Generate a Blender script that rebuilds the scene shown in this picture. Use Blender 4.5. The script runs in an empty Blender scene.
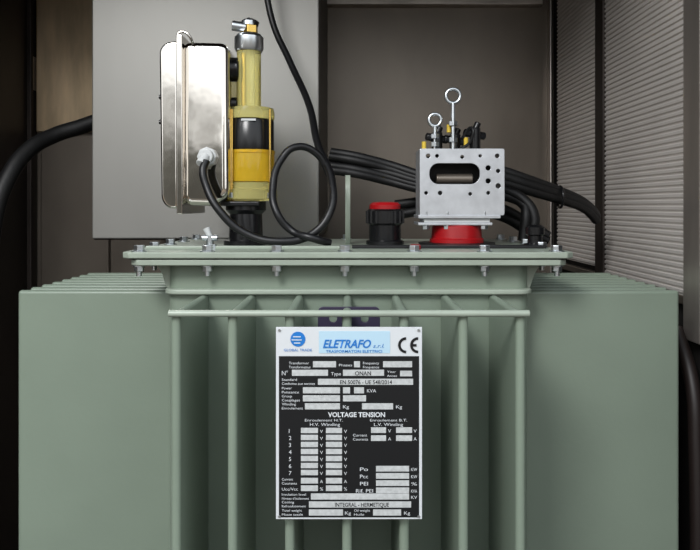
import bpy, bmesh, math, random
from mathutils import Vector, Matrix
random.seed(4)
D=1.02; F=680.0; ZC=1.25; HR=206.0
def W(px,row,y):
    d=D+y
    return Vector(((px-350)*d/F, y, ZC+(HR-row)*d/F))
def s2l(c):
    return tuple(((v/255)/12.92 if v/255<=0.04045 else (((v/255)+0.055)/1.055)**2.4) for v in c)
scene=bpy.context.scene
COL=scene.collection
# ---------------------------------------------------------------- materials
def mat(name,rgb,metal=0.0,rough=0.5,var=0.0,vscale=8.0,bump=0.0,bscale=60.0,rvar=0.0,stretch=(1,1,1),trans=0.0,coat=0.0,rgb2=None,ior=1.45):
    m=bpy.data.materials.new(name); m.use_nodes=True
    nt=m.node_tree; b=nt.nodes['Principled BSDF']
    c=s2l(rgb)
    b.inputs['Base Color'].default_value=(*c,1)
    b.inputs['Metallic'].default_value=metal
    b.inputs['Roughness'].default_value=rough
    b.inputs['Transmission Weight'].default_value=trans
    b.inputs['Coat Weight'].default_value=coat
    b.inputs['IOR'].default_value=ior
    if var>0 or bump>0 or rvar>0 or rgb2:
        tc=nt.nodes.new('ShaderNodeTexCoord'); mp=nt.nodes.new('ShaderNodeMapping')
        mp.inputs['Scale'].default_value=stretch
        nt.links.new(tc.outputs['Object'],mp.inputs['Vector'])
        if var>0 or rvar>0 or rgb2:
            n=nt.nodes.new('ShaderNodeTexNoise'); n.inputs['Scale'].default_value=vscale; n.inputs['Detail'].default_value=5
            nt.links.new(mp.outputs[0],n.inputs['Vector'])
            r=nt.nodes.new('ShaderNodeValToRGB')
            r.color_ramp.elements[0].position=0.32; r.color_ramp.elements[1].position=0.68
            c2=s2l(rgb2) if rgb2 else tuple(min(1,v*(1+var)) for v in c)
            c1=tuple(v*(1-var) for v in c)
            r.color_ramp.elements[0].color=(*c1,1); r.color_ramp.elements[1].color=(*c2,1)
            nt.links.new(n.outputs['Fac'],r.inputs['Fac']); nt.links.new(r.outputs['Color'],b.inputs['Base Color'])
            if rvar>0:
                mr=nt.nodes.new('ShaderNodeMapRange')
                mr.inputs['To Min'].default_value=max(0.02,rough-rvar); mr.inputs['To Max'].default_value=min(1,rough+rvar)
                nt.links.new(n.outputs['Fac'],mr.inputs['Value']); nt.links.new(mr.outputs[0],b.inputs['Roughness'])
        if bump>0:
            n2=nt.nodes.new('ShaderNodeTexNoise'); n2.inputs['Scale'].default_value=bscale; n2.inputs['Detail'].default_value=4
            nt.links.new(mp.outputs[0],n2.inputs['Vector'])
            bp=nt.nodes.new('ShaderNodeBump'); bp.inputs['Strength'].default_value=bump; bp.inputs['Distance'].default_value=0.002
            nt.links.new(n2.outputs['Fac'],bp.inputs['Height']); nt.links.new(bp.outputs[0],b.inputs['Normal'])
    return m
M={}
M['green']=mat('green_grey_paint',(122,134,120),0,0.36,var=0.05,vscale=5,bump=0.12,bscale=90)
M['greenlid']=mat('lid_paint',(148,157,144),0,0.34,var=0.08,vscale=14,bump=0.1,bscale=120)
M['zinc']=mat('zinc_steel',(205,210,214),1,0.3,var=0.1,vscale=60)
M['chrome']=mat('stainless_polished',(226,220,212),1,0.07,var=0.05,vscale=6,rvar=0.04,bump=0.5,bscale=6)
M['galv']=mat('galvanised_plate',(196,198,202),0.7,0.34,var=0.1,vscale=40,bump=0.05)
M['black']=mat('black_rubber',(15,15,17),0,0.4,bump=0.1,bscale=200)
M['blackm']=mat('black_cable_sheath',(9,9,10),0,0.55,bump=0.2,bscale=150)
M['blackpl']=mat('black_plastic',(18,18,20),0,0.25)
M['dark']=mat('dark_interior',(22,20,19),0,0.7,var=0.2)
M['red']=mat('red_plastic',(150,14,20),0,0.35,var=0.1,vscale=40)
M['brass']=mat('brass',(215,180,100),1,0.25,var=0.1,vscale=50)
M['oil']=mat('yellow_oil_glass',(255,212,60),0,0.03,trans=0.62,ior=1.33)
M['clear']=mat('yellowed_acrylic',(250,240,160),0,0.05,trans=0.72,ior=1.2)
M['clearglass']=mat('clear_glass',(240,232,180),0,0.04,trans=0.9,ior=1.25)
M['grey_pl']=mat('grey_gland',(190,192,192),0,0.4)
M['cab']=mat('cabinet_stainless',(142,141,137),0.45,0.45,var=0.08,vscale=3,bump=0.15,bscale=14,rvar=0.08,stretch=(1,1,0.4))
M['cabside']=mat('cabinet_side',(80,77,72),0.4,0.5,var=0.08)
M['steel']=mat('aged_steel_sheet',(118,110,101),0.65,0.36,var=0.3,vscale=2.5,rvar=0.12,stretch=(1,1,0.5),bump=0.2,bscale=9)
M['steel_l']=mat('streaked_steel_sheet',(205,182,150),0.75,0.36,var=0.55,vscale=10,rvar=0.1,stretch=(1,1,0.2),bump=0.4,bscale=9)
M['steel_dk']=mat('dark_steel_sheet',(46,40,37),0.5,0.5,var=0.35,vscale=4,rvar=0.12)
M['rib']=mat('ribbed_aluminium',(214,208,203),0.3,0.40,var=0.1,vscale=3)
M['strip']=mat('bright_steel_strip',(190,182,175),0.8,0.33,var=0.2,vscale=10,stretch=(1,1,.2))
M['white']=mat('plate_white',(200,203,206),0,0.4)
M['ink']=mat('plate_black',(18,19,21),0,0.38)
M['field']=mat('plate_field',(180,182,182),0,0.45,var=0.12,vscale=220)
M['blue']=mat('logo_blue',(30,110,185),0,0.4)
M['ltblue']=mat('logo_light_blue',(172,200,216),0,0.4)
M['purple']=mat('dark_violet_tag',(48,42,62),0,0.35)
M['brown']=mat('dark_brown_sheath',(30,22,20),0,0.5)
M['yellow']=mat('yellow_insulator',(205,175,60),0,0.4)
M['floor']=mat('concrete_floor',(80,76,72),0,0.8,var=0.2,vscale=6,bump=0.3)
# ---------------------------------------------------------------- builders
def finish(name,me,m,smooth=True,bev=0,seg=3,angle=35):
    ob=bpy.data.objects.new(name,me); COL.objects.link(ob)
    if m is not None: me.materials.append(M[m])
    if bev>0:
        md=ob.modifiers.new('bevel','BEVEL'); md.width=bev; md.segments=seg; md.limit_method='ANGLE'; md.angle_limit=math.radians(40)
    if smooth:
        for p in me.polygons: p.use_smooth=True
        if bev>0:
            w=ob.modifiers.new('wn','WEIGHTED_NORMAL'); w.keep_sharp=True
        try: me.set_sharp_from_angle(angle=math.radians(angle))
        except Exception: pass
    return ob
def box(name,x0,x1,y0,y1,z0,z1,m,bev=0,seg=3):
    bm=bmesh.new(); bmesh.ops.create_cube(bm,size=1)
    for v in bm.verts:
        v.co=Vector(((x0+x1)/2+v.co.x*(x1-x0),(y0+y1)/2+v.co.y*(y1-y0),(z0+z1)/2+v.co.z*(z1-z0)))
    me=bpy.data.meshes.new(name); bm.to_mesh(me); bm.free()
    return finish(name,me,m,smooth=bev>0,bev=bev,seg=seg,angle=60)
def cyl(name,p0,p1,r,m,seg=24,r2=None,bev=0):
    p0=Vector(p0); p1=Vector(p1); d=p1-p0
    bm=bmesh.new()
    bmesh.ops.create_cone(bm,cap_ends=True,segments=seg,radius1=r,radius2=(r if r2 is None else r2),depth=d.length)
    q=d.to_track_quat('Z','Y').to_matrix().to_4x4()
    bmesh.ops.transform(bm,matrix=Matrix.Translation((p0+p1)/2)@q,verts=bm.verts)
    me=bpy.data.meshes.new(name); bm.to_mesh(me); bm.free()
    return finish(name,me,m,smooth=seg>8,bev=bev)
def lathe(name,c,prof,m,seg=40):
    bm=bmesh.new(); rings=[]
    for r,z in prof:
        rings.append([bm.verts.new((c[0]+r*math.cos(2*math.pi*i/seg),c[1]+r*math.sin(2*math.pi*i/seg),z)) for i in range(seg)])
    for a,b in zip(rings,rings[1:]):
        for i in range(seg):
            j=(i+1)%seg; bm.faces.new((a[i],a[j],b[j],b[i]))
    bm.faces.new(list(reversed(rings[0]))); bm.faces.new(rings[-1])
    bmesh.ops.recalc_face_normals(bm,faces=bm.faces)
    me=bpy.data.meshes.new(name); bm.to_mesh(me); bm.free()
    return finish(name,me,m)
def tomesh(ob,name,m):
    bpy.context.view_layer.update()
    dg=bpy.context.evaluated_depsgraph_get()
    me=bpy.data.meshes.new_from_object(ob.evaluated_get(dg)); mw=ob.matrix_world.copy()
    me.transform(mw); bpy.data.objects.remove(ob)
    me.materials.clear()
    return me
def tube(name,pts,r,m,cyclic=False):
    cu=bpy.data.curves.new(name,'CURVE'); cu.dimensions='3D'; cu.bevel_depth=r; cu.bevel_resolution=5; cu.use_fill_caps=True; cu.resolution_u=14
    sp=cu.splines.new('BEZIER'); sp.bezier_points.add(len(pts)-1)
    for bp,p in zip(sp.bezier_points,pts):
        bp.co=p; bp.handle_left_type='AUTO'; bp.handle_right_type='AUTO'
    sp.use_cyclic_u=cyclic
    ob=bpy.data.objects.new(name,cu); COL.objects.link(ob)
    return finish(name,tomesh(ob,name,m),m,angle=60)
def ring(name,c,R,r,m,axis='y'):
    pts=[]
    for i in range(12):
        a=2*math.pi*i/12
        pts.append(Vector(c)+(Vector((R*math.cos(a),0,R*math.sin(a))) if axis=='y' else Vector((0,R*math.cos(a),R*math.sin(a)))))
    return tube(name,pts,r,m,True)
def holed(name,outline,holes,y,th,m,bev=0.0006):
    """flat plate in the XZ plane with real cut-outs; lists of (x,z)"""
    cu=bpy.data.curves.new(name,'CURVE'); cu.dimensions='2D'; cu.fill_mode='BOTH'; cu.extrude=th/2; cu.bevel_depth=bev
    for pl in [outline]+holes:
        sp=cu.splines.new('POLY'); sp.points.add(len(pl)-1); sp.use_cyclic_u=True
        for p,(x,z) in zip(sp.points,pl): p.co=(x,z,0,1)
    ob=bpy.data.objects.new(name,cu); COL.objects.link(ob)
    ob.matrix_world=Matrix.Translation((0,y,0))@Matrix.Rotation(math.pi/2,4,'X')
    return finish(name,tomesh(ob,name,m),m,smooth=False)
def circ(x,z,r,n=20):
    return [(x+r*math.cos(2*math.pi*i/n),z+r*math.sin(2*math.pi*i/n)) for i in range(n)]
def rrect(x0,x1,z0,z1,r,n=6):
    o=[]
    for cx,cz,a0 in ((x1-r,z1-r,0),(x0+r,z1-r,90),(x0+r,z0+r,180),(x1-r,z0+r,270)):
        for i in range(n+1):
            a=math.radians(a0+90*i/n); o.append((cx+r*math.cos(a),cz+r*math.sin(a)))
    return o
def prism(name,outline,y0,y1,m,bev=0,seg=4):
    bm=bmesh.new()
    a=[bm.verts.new((x,y0,z)) for x,z in outline]; b=[bm.verts.new((x,y1,z)) for x,z in outline]
    n=len(a)
    bm.faces.new(a); bm.faces.new(list(reversed(b)))
    for i in range(n):
        j=(i+1)%n; bm.faces.new((a[j],a[i],b[i],b[j]))
    bmesh.ops.recalc_face_normals(bm,faces=bm.faces)
    me=bpy.data.meshes.new(name); bm.to_mesh(me); bm.free()
    return finish(name,me,m,bev=bev,seg=seg,angle=50)
def group(name,parts):
    e=bpy.data.objects.new(name,None); COL.objects.link(e); e.empty_display_size=0.05
    for p in parts: p.parent=e
    return e
def joinobj(name,obs):
    """bake modifiers & join into one mesh object"""
    bpy.context.view_layer.update()
    dg=bpy.context.evaluated_depsgraph_get()
    bm=bmesh.new(); mats=[]
    for o in obs:
        me=bpy.data.meshes.new_from_object(o.evaluated_get(dg)); me.transform(o.matrix_world)
        for p in me.polygons:
            mt=me.materials[p.material_index]
            if mt not in mats: mats.append(mt)
        idx=[mats.index(me.materials[p.material_index]) for p in me.polygons]
        for p,i in zip(me.polygons,idx): p.material_index=i
        bm.from_mesh(me); bpy.data.meshes.remove(me)
    me=bpy.data.meshes.new(name); bm.to_mesh(me); bm.free()
    for mt in mats: me.materials.append(mt)
    for o in obs: bpy.data.objects.remove(o)
    ob=bpy.data.objects.new(name,me); COL.objects.link(ob)
    return ob

# ---------------------------------------------------------------- enclosure shell
XL,XR,YB,YF,ZT=-0.95,0.60,1.02,-0.30,2.05
box('floor',XL-0.05,XR+0.05,-1.6,YB+0.05,-0.05,0,'floor')
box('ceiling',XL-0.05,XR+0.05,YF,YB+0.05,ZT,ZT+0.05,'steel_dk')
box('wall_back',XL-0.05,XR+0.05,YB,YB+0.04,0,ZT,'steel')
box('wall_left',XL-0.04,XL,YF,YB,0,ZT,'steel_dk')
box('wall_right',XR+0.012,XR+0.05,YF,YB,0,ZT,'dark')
# back wall ledge trim + seam flanges
zt=W(350,6,YB).z
box('trim_1',-0.12,XR-0.03,YB-0.03,YB,zt-0.004,zt+0.012,'strip',0.002)
xa=W(549,0,YB-0.02).x
box('trim_2',xa,XR-0.002,YB-0.03,YB,0.6,ZT,'strip',0.003)
box('trim_3',W(27,0,YB-0.03).x,W(33,0,YB-0.03).x,YB-0.04,YB,0.6,ZT,'steel_dk',0.003)
lp=[]
a=W(36,132,YB-0.02); b=W(98,0,YB-0.02)
lp.append(box('leaf_upper',a.x,b.x+0.03,YB-0.022,YB-0.001,a.z,ZT-0.02,'steel_l',0.004))
lp.append(box('leaf_lower',a.x+0.01,b.x+0.03,YB-0.014,YB-0.001,0.5,a.z-0.01,'steel',0.004))
lp.append(box('leaf_streak',a.x-0.012,a.x-0.004,YB-0.03,YB-0.001,W(0,92,YB).z,W(0,58,YB).z,'strip',0.002))  # bright steel streak beside the leaf, built as a thin box
group('folded_steel_leaf',lp)
# ribbed panels (real horizontal ribs on the side wall)
def ribs(name,y0,y1,z0,z1,pitch,dep):
    bm=bmesh.new(); prof=[]
    z=z0
    while z<z1:
        prof+= [(0,z),(0,z+pitch*0.22),(-dep,z+pitch*0.42),(-dep,z+pitch*0.86)]
        z+=pitch
    prev=None
    for dx,zz in prof:
        cur=(bm.verts.new((XR+dx,y0,zz)),bm.verts.new((XR+dx,y1,zz)))
        if prev: bm.faces.new((prev[0],prev[1],cur[1],cur[0]))
        prev=cur
    me=bpy.data.meshes.new(name); bm.to_mesh(me); bm.free()
    o=finish(name,me,'rib',smooth=False); return o
ZRB=ZC-0.278*XR
def ydep(px,x=XR): return x*F/(px-350)-D
r1=ribs('ribs_rear',ydep(598),ydep(558),ZRB+0.02,ZT-0.02,0.0115,0.003)
r2=ribs('ribs_front',ydep(686),ydep(606),ZRB+0.006,ZT-0.02,0.0115,0.003)
f=[]
f.append(box('frame_mid',XR-0.008,XR+0.012,ydep(606),ydep(598),ZRB-0.02,ZT,'steel_dk',0.002))
f.append(box('frame_bottom',XR-0.004,XR+0.012,ydep(698),ydep(550),ZRB-0.01,ZRB+0.006,'steel',0.002))
f.append(box('frame_front',XR-0.006,XR+0.012,ydep(686)-0.06,ydep(686),ZRB-0.07,ZT,'strip',0.003))
group('louvred_side_panel',[r1,r2]+f)

# hanging cabinet
yc=0.50
a=W(92,240,yc); b=W(320,0,yc)
cx0,cx1,cz0=a.x,b.x,a.z
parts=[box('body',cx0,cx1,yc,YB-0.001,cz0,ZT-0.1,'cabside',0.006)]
parts.append(box('door_face',cx0+0.002,cx1-0.002,yc-0.006,yc+0.002,cz0+0.003,ZT-0.11,'cab',0.003))
group('control_cabinet',parts)

# ---------------------------------------------------------------- transformer
ZLT=ZC-0.0695
T=[]
LX0,LX1,LY0,LY1=-0.345,0.3385,0.0,0.42
def chamf(x0,x1,y0,y1,c): return [(x0+c,y0),(x1-c,y0),(x1,y0+c),(x1,y1-c),(x1-c,y1),(x0+c,y1),(x0,y1-c),(x0,y0+c)]
def slab(name,ol,z0,z1,m,bev):
    bm=bmesh.new()
    a=[bm.verts.new((x,y,z0)) for x,y in ol]; b=[bm.verts.new((x,y,z1)) for x,y in ol]; n=len(a)
    bm.faces.new(a); bm.faces.new(b)
    for i in range(n):
        j=(i+1)%n; bm.faces.new((a[i],a[j],b[j],b[i]))
    bmesh.ops.recalc_face_normals(bm,faces=bm.faces)
    me=bpy.data.meshes.new(name); bm.to_mesh(me); bm.free()
    return finish(name,me,m,bev=bev,seg=2,angle=40)
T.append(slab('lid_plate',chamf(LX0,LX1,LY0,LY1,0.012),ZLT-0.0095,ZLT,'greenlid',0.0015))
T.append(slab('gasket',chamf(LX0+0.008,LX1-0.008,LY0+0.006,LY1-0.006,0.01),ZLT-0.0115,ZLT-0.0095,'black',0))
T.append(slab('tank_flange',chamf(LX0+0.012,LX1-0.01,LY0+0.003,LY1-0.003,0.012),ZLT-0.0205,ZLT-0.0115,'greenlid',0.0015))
TX0,TX1,TY0,TY1=-0.284,0.279,0.032,0.40
FT=1.1125
def rr(x0,x1,y0,y1,r): return rrect(x0,x1,y0,y1,r,5)
T.append(slab('tank_body',rr(TX0,TX1,TY0,TY1,0.022),0.14,ZLT-0.0205,'green',0))
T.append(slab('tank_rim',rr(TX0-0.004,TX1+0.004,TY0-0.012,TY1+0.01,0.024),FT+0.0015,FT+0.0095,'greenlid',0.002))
# corner gussets under the flange
for s,xw,dx in (('left',TX0,-1),('right',TX1,1)):
    zt_=ZLT-0.0205
    ol=[(xw-dx*0.004,zt_),(xw+dx*0.022,zt_),(xw+dx*0.012,zt_-0.016),(xw+dx*0.006,zt_-0.034),(xw+dx*0.004,FT+0.008),(xw-dx*0.004,FT+0.008)]
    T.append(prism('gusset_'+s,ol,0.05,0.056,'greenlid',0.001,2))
# front and rear fins
fx=[-0.225,-0.152,-0.078,-0.004,0.070,0.1465,0.2205]
def fin(name,x0,x1,y0,y1,z0,z1,bev=0.0055): return box(name,x0,x1,y0,y1,z0,z1,'green',bev,4)
YFF=-0.144
fr=[]
for i,x in enumerate(fx):
    fr.append(fin('f%d'%i,x-0.0062,x+0.0062,YFF,TY0+0.004,0.33,FT+0.0005))
    fr.append(fin('b%d'%i,x-0.0062,x+0.0062,TY1-0.004,TY1+0.13,0.33,FT))
T.append(joinobj('front_and_rear_fins',fr))
zb=W(350,313.5,YFF-0.003).z
T.append(cyl('fin_tie_rod',(fx[0]-0.008,YFF-0.003,zb),(fx[-1]+0.010,YFF-0.003,zb),0.0045,'greenlid',20,bev=0.001))
T.append(cyl('fin_tie_rod_low',(fx[0]-0.008,YFF-0.003,0.42),(fx[-1]+0.010,YFF-0.003,0.42),0.0045,'greenlid',20))
sf=[]
for i in range(8):
    y=0.086+i*0.041
    sf.append(fin('l%d'%i,-0.541,TX0+0.004,y,y+0.013,0.33,FT))
    sf.append(fin('r%d'%i,TX1-0.004,0.5365,y,y+0.013,0.33,FT))
T.append(joinobj('side_fins',sf))
for i,x in enumerate((-0.2,0.19)):
    T.append(box('skid_%d'%i,x-0.03,x+0.03,-0.02,0.44,0.0,0.14,'green',0.004))
# bolts
bl=[]
def bolt(x,y,front=True):
    bl.append(cyl('w',(x,y,ZLT),(x,y,ZLT+0.0018),0.0115,'zinc',20))
    bl.append(cyl('h',(x,y,ZLT+0.0018),(x,y,ZLT+0.0098),0.0085,'zinc',6,bev=0.0008))
    z=ZLT-0.0205
    bl.append(cyl('w2',(x,y,z-0.002),(x,y,z),0.0095,'zinc',20))
    bl.append(cyl('n',(x,y,z-0.0095),(x,y,z-0.002),0.0078,'zinc',6,bev=0.0008))
    bl.append(cyl('t',(x,y,z-0.0165),(x,y,z-0.0095),0.0042,'zinc',12))
bx=[(140-350)*.00153,(208-350)*.00153,(277-350)*.00153,(345-350)*.00153,(414-350)*.00153,(484-350)*.00153,(556-350)*.00153]
for x in bx: bolt(x,0.016); bolt(x,LY1-0.016)
for y in (0.11,0.21,0.31): bolt(LX0+0.02,y); bolt(LX1-0.02,y)
T.append(joinobj('lid_bolts',bl))
# lifting lug seen edge-on
o=[(0.21,ZLT),(0.27,ZLT),(0.27,ZLT+0.10),(0.26,ZLT+0.125),(0.22,ZLT+0.125),(0.21,ZLT+0.10)]
lug=holed('lifting_lug',o,[circ(0.24,ZLT+0.095,0.013)],0,0.008,'greenlid')
lug.data.transform(Matrix.Translation((-0.004,0,0))@Matrix.Rotation(math.pi/2,4,'Z'))
T.append(lug)
T.append(box('cable_channel',W(352,0,.1).x,W(545,0,.1).x,0.09,0.115,ZLT,ZLT+0.005,'black',0.001))
T.append(box('lid_stiffener',W(150,0,.1).x,W(340,0,.1).x,0.075,0.09,ZLT,ZLT+0.005,'greenlid',0.001))
# small wing valve
p=W(210,247,0.08)
v=[cyl('a',(p.x,0.08,ZLT),(p.x,0.08,ZLT+0.008),0.011,'zinc',6),cyl('b',(p.x,0.08,ZLT+0.008),(p.x,0.08,ZLT+0.022),0.006,'zinc',16),
   cyl('c',(p.x-0.012,0.08,ZLT+0.018),(p.x+0.012,0.08,ZLT+0.018),0.005,'zinc',14),cyl('d',(p.x,0.08,ZLT+0.02),(p.x-0.006,0.08,ZLT+0.034),0.004,'grey_pl',14,r2=0.006)]
T.append(joinobj('bleed_valve',v))
# violet tag under the rod
pa=W(320,323,-0.05); pb=W(378,302,-0.05)
T.append(holed('tag',rrect(pa.x,pb.x,pa.z,pb.z,0.006),[circ(pa.x+0.02,(pa.z+pb.z)/2,0.006),circ(pb.x-0.02,(pa.z+pb.z)/2,0.006)],-0.10,0.004,'purple'))
tr=group('distribution_transformer',T)

# ---------------------------------------------------------------- nameplate
YP=YFF-0.012
np=[]
def nq(px0,px1,r0,r1,off,m,bev=0,th=0.0005):
    a=W(px0,r1,YP); b=W(px1,r0,YP)
    return box('q',a.x,b.x,YP-off-th,YP-off,a.z,b.z,m,bev)
def ntext(s,px0,base,h,m,px1=None,shear=0,bold=0.0,align='L',off=0.0017):
    cu=bpy.data.curves.new('t','FONT'); cu.body=s; cu.size=1; cu.shear=shear; cu.offset=bold; cu.resolution_u=3
    ob=bpy.data.objects.new('t',cu); COL.objects.link(ob)
    me=tomesh(ob,'t',m)
    if not len(me.vertices): return
    xs=[v.co.x for v in me.vertices]; x0,x1=min(xs),max(xs)
    k=(D+YP)/F
    hs=h*k/0.70
    ws=hs if px1 is None else (px1-px0)*k/(x1-x0)
    a=W(px0,base,YP)
    for v in me.vertices:
        v.co=Vector((a.x+(v.co.x-x0)*ws, YP-off, a.z+v.co.y*hs))
    ob=bpy.data.objects.new('t',me); COL.objects.link(ob); me.materials.append(M[m]); np.append(ob)
np.append(box('q',W(276,0,YP).x,W(422,0,YP).x,YP-0.0006,YP+0.001,W(0,519,YP).z,W(0,327,YP).z,'white',0.0004))
np.append(nq(279,419,356,517,0.0006,'ink'))
np.append(nq(319,390,331,353,0.0006,'ltblue'))
a=W(298,339,YP)
np.append(cyl('c',(a.x,YP-0.0012,a.z),(a.x,YP-0.0004,a.z),0.0095,'blue',28))
for k,(dz,w) in enumerate(((0.003,0.006),(-0.001,0.008),(-0.005,0.005))):
    np.append(box('q',a.x-w,a.x+w*0.6,YP-0.0018,YP-0.0012,a.z+dz-0.0005,a.z+dz+0.0007,'white'))
ntext('GLOBAL TRADE',284,351,2.6,'blue',312)
ntext('ELETRAFO',323,347.5,8.0,'blue',371,shear=0.3,bold=0.025)
ntext('s.r.l.',373,347.5,4,'blue',384,shear=0.3)
ntext('TRASFORMATORI ELETTRICI',326,352.3,2.6,'blue',382,bold=0.01)
# CE mark drawn as arcs
def arc(px,row,r,a0,a1,t):
    c=W(px,row,YP); k=(D+YP)/F; o=[]
    n=16
    for i in range(n+1):
        t_=math.radians(a0+(a1-a0)*i/n); o.append((c.x+r*k*math.cos(t_),c.z+r*k*math.sin(t_)))
    for i in range(n,-1,-1):
        t_=math.radians(a0+(a1-a0)*i/n); o.append((c.x+(r-t)*k*math.cos(t_),c.z+(r-t)*k*math.sin(t_)))
    q=prism('ce',o,YP-0.0014,YP-0.0008,'ink'); np.append(q)
arc(406,345,8,90,270,2.6); arc(418,345,8,90,270,2.6); np.append(nq(411,416.5,343.8,346.4,0.0008,'ink'))
L=lambda s,x,b,x1=None,h=2.5:ntext(s,x,b,h,'white',x1,bold=0.0)
def Fd(x0,x1,r0,r1): np.append(nq(x0,x1,r0,r1,0.0011,'field'))
L('Transformer',289,364,309); L('Transformateur',289,368,311); Fd(313,336,361,367); L('Phases',339,366,352); Fd(354,360,361,367); L('Frequency',363,364,379); L('Frequence',363,368,379); Fd(383,412,361,367)
L('N\u00b0',282,375,288,4.5); Fd(292,328,369.5,375.5); L('Type',331,375,341,3.2); Fd(343,384,369.5,375.5); ntext('ONAN',355,375,4,'ink',371,bold=0.02); L('Year',387,372.5,396,2.2); L('Annee',387,376.5,397,2.2); Fd(400,412,370.5,376)
L('Standard',282,380.5,297); L('Conforme aux normes',282,384.5,315); Fd(318,413,378.5,384.5); ntext('EN 50076 - UE 548/2014',340,383.8,4,'ink',392,bold=0.015)
L('Power',282,389,292); L('Puissance',282,393,299); Fd(303,340,387,393); Fd(343,350,387,393); L('KVA',367,392,376,3.2)
Fd(354,364,387,393)
L('Group',282,397,292); L('Couplages',282,401,300); Fd(303,340,395,401); Fd(343,366,395,401)
L('Winding',282,405,296); L('Enroulement',282,409,303); Fd(305,340,403,409); L('Kg',343,408,349,3.2); Fd(362,393,403,409); L('Kg',396,408,402,3.2)
ntext('VOLTAGE TENSION',328,416.5,4.6,'white',385,bold=0.03)
L('Enroulement H.T.',305,421,343); L('H.V. Winding',310,425.5,340,3.0); L('Enroulement B.T.',370,421,407); L('L.V. Winding',374,425.5,403,3.0)
for i in range(7):
    b=432.5+i*7
    L(str(i+1),289,b,None,4.0)
    Fd(301,318,b-5.0,b+0.2); L('V',320,b,323,3.2); Fd(326,342,b-5.0,b+0.2); L('V',344,b,347,3.2)
L('Current',353,436,367); L('Courants',353,440,368)
for r in (427,435):
    Fd(371,386,r,r+5.5); L('VA'[int(r>430)],388,r+5,391,3.2); Fd(396,412,r,r+5.5); L('VA'[int(r>430)],413.5,r+5,416.5,3.2)
for k,(t,u) in enumerate((('Po','KW'),('Pcc','KW'),('PEI','%'),('Rif. PEI','KVA'))):
    b=470.5+k*7.2
    L(t,360 if k<3 else 356,b,368 if k<3 else 373,3.6); Fd(376,409,b-5.0,b+0.5); L(u,411,b,417,3.2)
L('Current',282,480,293); L('Courants',282,484,297)
for r in (477.5,485):
    Fd(301,318,r,r+5.5); L('A%'[int(r>480)],320,r+5,323,3.2); Fd(326,342,r,r+5.5); L('A%'[int(r>480)],344,r+5,347,3.2)
L('Ucc/Vcc',282,490,298,3)
L('Insulation level',282,495,306,2.3); L('Niveau d\'isolement',282,499,309,2.3); Fd(311,409,493,499); L('KV',411,498.3,417,3.2)
L('Cooling',282,502.7,294,2.3); L('Refroidissement',282,506.7,306,2.3); Fd(309,411,501,507); ntext('INTEGRAL - HERMETIQUE',335,506.2,4,'ink',389,bold=0.02)
L('Total weight',282,511,302,2.3); L('Masse totale',282,515,303,2.3); Fd(309,343,509,515); L('Kg',345,514,351,3.2); L('Oil weight',354,511,370,2.3); L('Huile',354,515,364,2.3); Fd(373,401,509,515); L('Kg',404,514,410,3.2)
for px,row in ((279.5,330),(418.5,330),(279.5,516),(418.5,516)):
    a=W(px,row,YP); np.append(cyl('riv',(a.x,YP-0.002,a.z),(a.x,YP,a.z),0.0017,'zinc',12))
plate=joinobj('plate_face',np)
k1=box('standoff_1',W(300,0,YP).x-0.004,W(404,0,YP).x+0.006,YP+0.001,YFF+0.001,W(0,350,YP).z,W(0,340,YP).z,'zinc')
k2=box('standoff_2',W(300,0,YP).x-0.004,W(404,0,YP).x+0.006,YP+0.001,YFF+0.001,W(0,508,YP).z,W(0,498,YP).z,'zinc')
group('rating_nameplate',[plate,k1,k2])

# ---------------------------------------------------------------- protection relay
R=[]
yr=0.14
def P2(px,row,y=yr):
    w=W(px,row,y); return (w.x,w.z)
def smoothpoly(pts,r=0.008,n=5):
    out=[]
    N=len(pts)
    for i in range(N):
        p=Vector(pts[i]); a=Vector(pts[i-1]); b=Vector(pts[(i+1)%N])
        rr_=min(r,(a-p).length*0.45,(b-p).length*0.45)
        s=p+(a-p).normalized()*rr_; e=p+(b-p).normalized()*rr_
        for k in range(n+1):
            t=k/n; q=s*(1-t)**2+p*2*t*(1-t)+e*t*t; out.append((q.x,q.y))
    return out
R.append(prism('housing',smoothpoly([P2(182,41),P2(228,42),P2(229,196),P2(216,206),P2(182,205)],0.016),yr,yr+0.15,'chrome',0.013,6))
R.append(prism('cover_rim',smoothpoly([P2(178,36),P2(184,36),P2(184.5,214),P2(178.5,214)],0.002),yr-0.014,yr+0.165,'chrome',0.0025))
R.append(prism('cover',smoothpoly([P2(160,50),P2(166,43),P2(179,41),P2(179,209),P2(168,208),P2(162,200)],0.008),yr-0.006,yr+0.155,'chrome',0.010,6))
R.append(tube('latch',[W(179,41,yr-.012),W(178,34,yr-.012),W(184,32,yr-.012),W(190,37,yr-.012),W(193,44,yr-.004)],0.0022,'chrome'))
for row in (97,122): 
    a=W(161,row,yr+.03); R.append(cyl('screw_%d'%row,(a.x-0.003,yr+.03,a.z),(a.x+0.004,yr+.03,a.z),0.004,'blackpl',14))
# cable gland
a=W(208,157,yr)
R.append(cyl('gland_nut',(a.x,yr-0.012,a.z),(a.x,yr+0.004,a.z),0.0165,'grey_pl',8,bev=0.001))
R.append(cyl('gland_body',(a.x,yr-0.022,a.z),(a.x,yr-0.01,a.z),0.0125,'grey_pl',24,bev=0.002))
R.append(cyl('gland_tail',(a.x,yr-0.018,a.z),(a.x-0.006,yr-0.03,a.z-0.014),0.0085,'grey_pl',20,bev=0.001))
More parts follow.
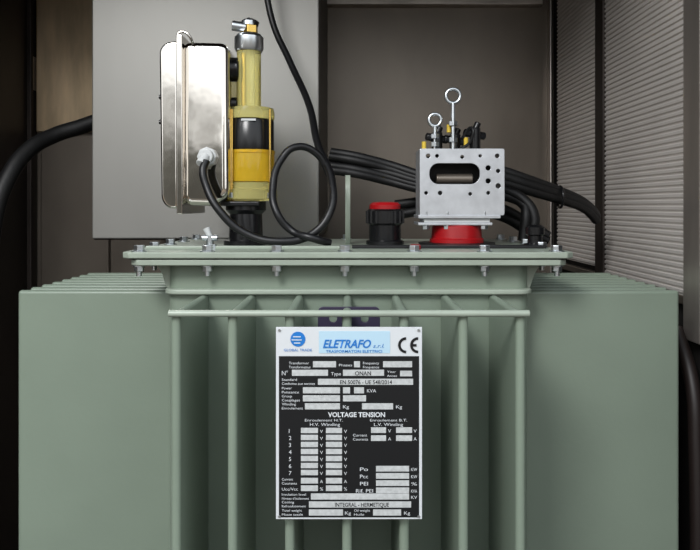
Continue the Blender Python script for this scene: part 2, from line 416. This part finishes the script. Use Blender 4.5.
# sight-glass column
yg=0.20; kk=(D+yg)/F
c=W(251,0,yg); cx=c.x
def Z(row,y=yg): return W(0,row,y).z
R.append(lathe('oil_chamber',(cx,yg),[(23*kk,Z(182)),(23.5*kk,Z(179)),(23.5*kk,Z(153)),(23*kk,Z(151))],'oil'))
R.append(lathe('float_band',(cx,yg),[(22.8*kk,Z(150.6)),(23*kk,Z(149)),(23*kk,Z(122)),(22*kk,Z(120.5))],'blackpl'))
R.append(lathe('sight_chamber',(cx,yg),[(23*kk,Z(120)),(23.5*kk,Z(118)),(23.5*kk,Z(113)),(22.5*kk,Z(109)),(14*kk,Z(107))],'clear'))
R.append(lathe('base_flange_clear',(cx,yg),[(22*kk,Z(201)),(26*kk,Z(199)),(26*kk,Z(190)),(23*kk,Z(188)),(23*kk,Z(183)),(21*kk,Z(182.4))],'clear'))
R.append(lathe('band_low',(cx,yg),[(24.2*kk,Z(154)),(24.2*kk,Z(151))],'oil'))
R.append(box('float_label',cx-6*kk,cx+8*kk,yg-23.6*kk,yg-22.6*kk,Z(123.5),Z(121.5),'grey_pl'))
for px in (232,270):
    a=W(px,0,yg-0.034); R.append(cyl('tie_bolt_%d'%px,(a.x,yg-0.034,Z(196)),(a.x,yg-0.034,Z(112)),0.0022,'brass',12))
    R.append(cyl('tie_nut_%d'%px,(a.x,yg-0.034,Z(198)),(a.x,yg-0.034,Z(193)),0.005,'zinc',6))
cu=W(249,0,yg).x
R.append(lathe('upper_tube',(cu,yg),[(12*kk,Z(106.8)),(12*kk,Z(50))],'clear'))
R.append(cyl('inner_rod',(cu-0.008,yg,Z(106)),(cu-0.008,yg,Z(53)),0.004,'brass',16))
R.append(box('white_brightener',cu+0.002,cu+0.0085,yg-0.003,yg,Z(106),Z(53),'white'))  # white strip added inside the tube to brighten the glass
R.append(cyl('side_pipe',(W(235,0,yg).x,yg,Z(106)),(W(235,0,yg).x,yg,Z(60)),0.006,'clearglass',16))
R.append(cyl('black_elbow',(W(229,0,yg).x,yg,Z(70)),(W(240,0,yg).x,yg,Z(70)),0.022,'blackpl',20,bev=0.003))
R.append(cyl('black_elbow_low',(W(229,0,yg).x,yg,Z(104)),(W(238,0,yg).x,yg,Z(104)),0.012,'blackpl',20,bev=0.003))
R.append(lathe('tube_cap',(cu,yg),[(13*kk,Z(52)),(14.5*kk,Z(49)),(14.5*kk,Z(38)),(12*kk,Z(35)),(8*kk,Z(34)),(8*kk,Z(22)),(6*kk,Z(20))],'zinc'))
R.append(cyl('cap_hex',(cu,yg,Z(34)),(cu,yg,Z(26)),0.017,'brass',6,bev=0.001))
R.append(cyl('test_port',(W(233,0,yg).x,yg-0.01,Z(27)),(W(250,0,yg).x,yg-0.005,Z(29)),0.009,'zinc',16,bev=0.001))
R.append(cyl('top_stud',(cu+0.004,yg,Z(26)),(cu+0.008,yg,Z(20)),0.012,'blackpl',14,bev=0.002))
R.append(lathe('pedestal',(W(246,0,yg).x,yg),[(22*kk,ZLT+0.0),(22*kk,ZLT+0.008),(17*kk,ZLT+0.010),(16*kk,Z(214)),(20*kk,Z(210)),(20*kk,Z(201.2))],'blackpl'))
R.append(box('saddle',W(212,0,yg).x,W(262,0,yg).x,yg-0.04,yg+0.05,Z(206),Z(201.4),'blackpl',0.002))
group('oil_protection_relay',R)

# ---------------------------------------------------------------- control cables
pts=[(262,-40,.40),(272,20,.40),(290,62,.36),(309,105,.28),(318,145,.2),(332,182,.14),(330,212,.11),(312,234,.10),(282,241.5,.09),(245,233,.09),(219,210,.09),(206,185,.10),(203,170,yr-.035),(206,161,yr-.028)]
c1=tube('supply_run',[W(*p) for p in pts],0.0068,'black')
pts=[(330,176,.17),(316,153,.16),(296,147,.15),(281,160,.14),(273,186,.12),(277,213,.10),(292,231,.10),(312,238,.085),(330,243,.1)]
c2=tube('loop_run',[W(*p) for p in pts],0.0064,'black')
group('control_cable',[c1,c2])
# big black hose at the left
def V(*a): return Vector(a)
h=[tube('hose_upper',[W(*p) for p in [(100,120,.60),(80,127,.58),(55,135,.55),(30,149,.5),(8,178,.45),(-6,220,.42),(-12,330,.4)]]+[V(-0.79,.4,.6),V(-0.79,.4,.2),V(-0.79,.4,.018)],0.018,'blackm')]
group('flexible_conduit',h)
h=[tube('sheath_a',[Vector((0.585,0.20,1.03)),Vector((0.583,0.14,0.95)),Vector((0.58,0.12,0.85)),Vector((0.58,0.12,0.3)),Vector((0.58,0.12,0.012))],0.012,'brown')]
group('earth_cable',h)

# ---------------------------------------------------------------- power cables
pc=[]
for i in range(5):
    dr=i*4.4; dy=random.uniform(-.02,.02)
    pc.append(tube('left_core_%d'%i,[W(331-i*1.2,152+dr,.36+dy),W(355,156+dr,.35+dy),W(390,165+dr*0.95,.34),W(425,176+dr*0.8,.32),W(470,184+dr*.6,.31)],0.0088,'blackm'))
for i,(a,r) in enumerate(((0,.009),(6,.011),(12,.010))):
    pc.append(tube('right_core_%d'%i,[W(462,163+a,.30),W(500,170+a,.30),W(530,180+a*.9,.31),W(560,191+a*0.7,.35),W(582,201+a*0.5,.40),W(592,209+a*.5,.44),W(596,214+a*.5,.46)],r,'blackm'))
for i in range(2):
    pc.append(tube('drop_core_%d'%i,[W(500,188+i*6,.30),W(524,200+i*5,.28),W(534-i*8,216,.27),W(533-i*9,232,.27),W(532-i*9,241,.27)],0.010,'blackm'))
for i in range(2):
    pc.append(tube('rear_core_%d'%i,[W(395,205+i*10,.37),W(440,200+i*9,.37),W(500,208+i*8,.37),W(530,224+i*8,.375),W(548,236+i*5,.375)],0.010,'blackm'))
q=W(560,197,.352)
pc.append(ring('cable_tie',q,0.021,0.0028,'blackpl','x'))
group('power_cable_bundle',pc)

# ---------------------------------------------------------------- terminal assembly
B=[]
yb=0.165; kb=(D+yb)/F
def Q(px,row): w=W(px,row,yb); return (w.x,w.z)
a=Q(420,215); b=Q(504,149)
holes=[]
s0=Q(429,184.5); s1=Q(480,163); holes.append(rrect(s0[0],s1[0],s0[1],s1[1],0.0165,8))
for px,row,r in ((428,156,2.6),(437,156,2.2),(497,156,2.6),(488,168,3),(498,171,2.4),(488,181,3),(498,186,3),(488,193,2.2),(440,193,2.6),(462,157,2.2),(426,193,2.2),(470,194,2.2),(480,156,2)):
    q=Q(px,row); holes.append(circ(q[0],q[1],r*kb,14))
B.append(holed('front_plate',rrect(a[0],b[0],a[1],b[1],0.003),holes,yb,0.003,'galv'))
B.append(box('top_flange',a[0],b[0],yb,yb+0.07,b[1]-0.003,b[1]+0.0005,'galv',0.0006))
B.append(box('left_flange',a[0]-0.0006,a[0]+0.002,yb,yb+0.07,a[1],b[1],'galv',0.0006))
B.append(box('right_flange',b[0]-0.002,b[0]+0.0006,yb,yb+0.07,a[1],b[1],'galv',0.0006))
B.append(box('bottom_flange',a[0],b[0],yb,yb+0.07,a[1]-0.0005,a[1]+0.002,'galv',0.0006))
z1=W(0,215,yb).z
B.append(box('inner_block',a[0]+0.01,b[0]-0.01,yb+0.04,yb+0.065,a[1]+0.01,b[1]-0.01,'dark',0.003))
sc=Q(455,176)
B.append(cyl('inner_stud',(sc[0]-0.03,yb+.025,sc[1]-0.004),(sc[0]+0.035,yb+.025,sc[1]-0.004),0.009,'steel',20,bev=0.002))
B.append(box('foot_plate',W(418,0,yb).x,W(500,0,yb).x,yb-0.006,yb+0.08,z1-0.006,z1,'galv',0.001))
B.append(box('glass_fibre_pad',W(424,0,yb).x,W(490,0,yb).x,yb+0.0,yb+0.075,z1-0.013,z1-0.006,'grey_pl',0.001))
B.append(box('lower_foot',W(418,0,yb).x,W(492,0,yb).x,yb-0.004,yb+0.08,z1-0.018,z1-0.013,'galv',0.001))
for px in (426,447,484):
    w=W(px,0,yb+.005).x
    B.append(cyl('foot_bolt_%d'%px,(w,yb+.004,z1-0.0005),(w,yb+.004,z1+0.006),0.007,'zinc',6,bev=0.0006))
    B.append(cyl('foot_nut_%d'%px,(w,yb+.004,z1-0.025),(w,yb+.004,z1-0.018),0.007,'zinc',6,bev=0.0006))
cxr=W(457,0,yb+.03).x; yrd=yb+.035
B.append(lathe('red_bushing',(cxr,yrd),[(0.048,ZLT+0.003),(0.048,ZLT+0.011),(0.045,ZLT+0.013),(0.043,z1-0.02),(0.04,z1-0.018)],'red',48))
B.append(lathe('gasket_and_shadow',(cxr,yrd),[(0.068,ZLT),(0.068,ZLT+0.0045),(0.05,ZLT+0.005)],'black',48))  # black gasket, widened to stand in for the dark shadow around the bushing
# eye bolts
def eye(n,px,row,r,rowb,y):
    k=(D+y)/F; c=W(px,row,y)
    B.append(ring(n+'_ring',c,r*k,0.0032,'zinc'))
    bt=W(px,rowb,y)
    B.append(cyl(n+'_shank',(c.x,y,c.z-r*k),(bt.x,y,bt.z),0.0038,'zinc',14))
    for rr_ in (0.45,0.8):
        z=c.z-r*k+(bt.z-c.z+r*k)*rr_
        B.append(cyl(n+'_nut%d'%int(rr_*100),(c.x,y,z-0.004),(c.x,y,z+0.004),0.0085,'zinc',6,bev=0.0006))
eye('eye_a',453,96,7,149,yb+.03)
eye('eye_b',435,120,6,149,yb+.05)
# phase clamps behind the bracket
for n,px,r0,r1 in (('clamp_a',437,132,150),('clamp_b',475,128,150),('clamp_c',455,134,150)):
    y=yb+.055
    p0=W(px,r1,y); p1=W(px,r0,y)
    B.append(cyl(n+'_post',(p0.x,y,p0.z-0.02),(p1.x,y,p1.z),0.010,'blackpl',20,bev=0.003))
    B.append(cyl(n+'_bar',(p1.x-0.02,y,p1.z-0.008),(p1.x+0.02,y+0.01,p1.z-0.014),0.007,'blackpl',16,bev=0.002))
    B.append(cyl(n+'_wing',(p1.x,y,p1.z-0.004),(p1.x+0.006,y,p1.z+0.010),0.006,'blackpl',14,bev=0.002))
for px,row in ((449,128),(424,145),(466,141)):
    q=W(px,row,yb+.04); B.append(cyl('yellow_sleeve_%d'%px,(q.x,yb+.04,q.z-0.008),(q.x,yb+.04,q.z+0.006),0.004,'yellow',14))
B.append(tube('clamp_lead',[W(462,138,yb+.04),W(472,128,yb+.02),W(470,142,yb+.02),W(460,149,yb+.03)],0.0025,'black'))
group('cable_terminal_bracket',B)

# red/black cap
yq=0.22; cq=W(385,0,yq).x; k=(D+yq)/F
C=[lathe('cap_body',(cq,yq),[(19*k,ZLT),(19*k,ZLT+0.006),(16*k,ZLT+0.008),(16*k,W(0,225,yq).z),(18.5*k,W(0,223,yq).z),(18.5*k,W(0,211,yq).z),(16*k,W(0,209,yq).z)],'blackpl'),
   lathe('red_button',(cq,yq),[(15.5*k,W(0,210,yq).z),(15.5*k,W(0,205,yq).z),(13*k,W(0,202.5,yq).z),(6*k,W(0,202,yq).z)],'red')]
for i in range(18):
    t=2*math.pi*i/18
    C.append(box('grip_%d'%i,cq+18.3*k*math.cos(t)-0.0018,cq+18.3*k*math.cos(t)+0.0018,yq+18.3*k*math.sin(t)-0.0018,yq+18.3*k*math.sin(t)+0.0018,W(0,223,yq).z,W(0,211,yq).z,'blackpl'))
group('filler_cap',C)
x0=W(535,0,.12).x
C=[lathe('breather_base',(x0,.12),[(0.02,ZLT),(0.02,ZLT+0.006),(0.012,ZLT+0.008),(0.012,ZLT+0.02),(0.016,ZLT+0.022),(0.016,ZLT+0.034),(0.01,ZLT+0.038)],'blackpl')]
group('breather_valve',C)
x1=W(415,0,.075).x
group('red_lid_plug',[lathe('plug',(x1,.07),[(0.009,ZLT),(0.009,ZLT+0.006),(0.007,ZLT+0.008)],'red',24)])

# ---------------------------------------------------------------- light
w=bpy.data.worlds.new('world'); scene.world=w; w.use_nodes=True
nt=w.node_tree; bg=nt.nodes['Background']
tc=nt.nodes.new('ShaderNodeTexCoord'); sx=nt.nodes.new('ShaderNodeSeparateXYZ'); rp=nt.nodes.new('ShaderNodeValToRGB')
# ragged skyline, invented for chrome reflections: noise perturbs the elevation before the ramp
nz=nt.nodes.new('ShaderNodeTexNoise'); nz.inputs['Scale'].default_value=3.5; nz.inputs['Detail'].default_value=6
nt.links.new(tc.outputs['Generated'],nz.inputs['Vector'])
ma=nt.nodes.new('ShaderNodeMath'); ma.operation='MULTIPLY_ADD'; ma.inputs[1].default_value=0.75
nt.links.new(nz.outputs['Fac'],ma.inputs[0]); nt.links.new(tc.outputs['Generated'],sx.inputs[0]); nt.links.new(sx.outputs['Z'],ma.inputs[2])
mr=nt.nodes.new('ShaderNodeMapRange'); mr.inputs['From Min'].default_value=-0.625; mr.inputs['From Max'].default_value=1.375
nt.links.new(ma.outputs[0],mr.inputs['Value']); nt.links.new(mr.outputs[0],rp.inputs['Fac'])
e=rp.color_ramp.elements
e[0].position=0.0; e[0].color=(0.06,0.06,0.06,1)
e[1].position=1.0; e[1].color=(0.78,0.89,1.0,1)
x=e.new(0.42); x.color=(0.17,0.16,0.145,1)
x=e.new(0.46); x.color=(0.30,0.24,0.18,1)
x=e.new(0.50); x.color=(0.05,0.05,0.045,1)
x=e.new(0.54); x.color=(0.09,0.09,0.08,1)
x=e.new(0.56); x.color=(0.96,0.985,1.0,1)
nt.links.new(rp.outputs['Color'],bg.inputs['Color']); bg.inputs['Strength'].default_value=1.65
def area(name,loc,tgt,size,en,col):
    l=bpy.data.lights.new(name,'AREA'); l.energy=en; l.size=size; l.color=col
    o=bpy.data.objects.new(name,l); COL.objects.link(o); o.location=loc
    o.rotation_euler=(Vector(tgt)-Vector(loc)).to_track_quat('-Z','Y').to_euler()
area('daylight_area',(-1.0,-2.0,2.9),(0.1,0.3,1.15),0.8,64,(1,0.995,0.985))

cam=bpy.data.cameras.new('camera'); co=bpy.data.objects.new('camera',cam); COL.objects.link(co)
co.location=(0,-D,ZC); co.rotation_euler=(math.pi/2,0,0)
cam.sensor_width=36; cam.lens=36*F/700; cam.shift_y=-(275-HR)/700; cam.clip_start=0.02
scene.camera=co
scene.view_settings.view_transform='Standard'
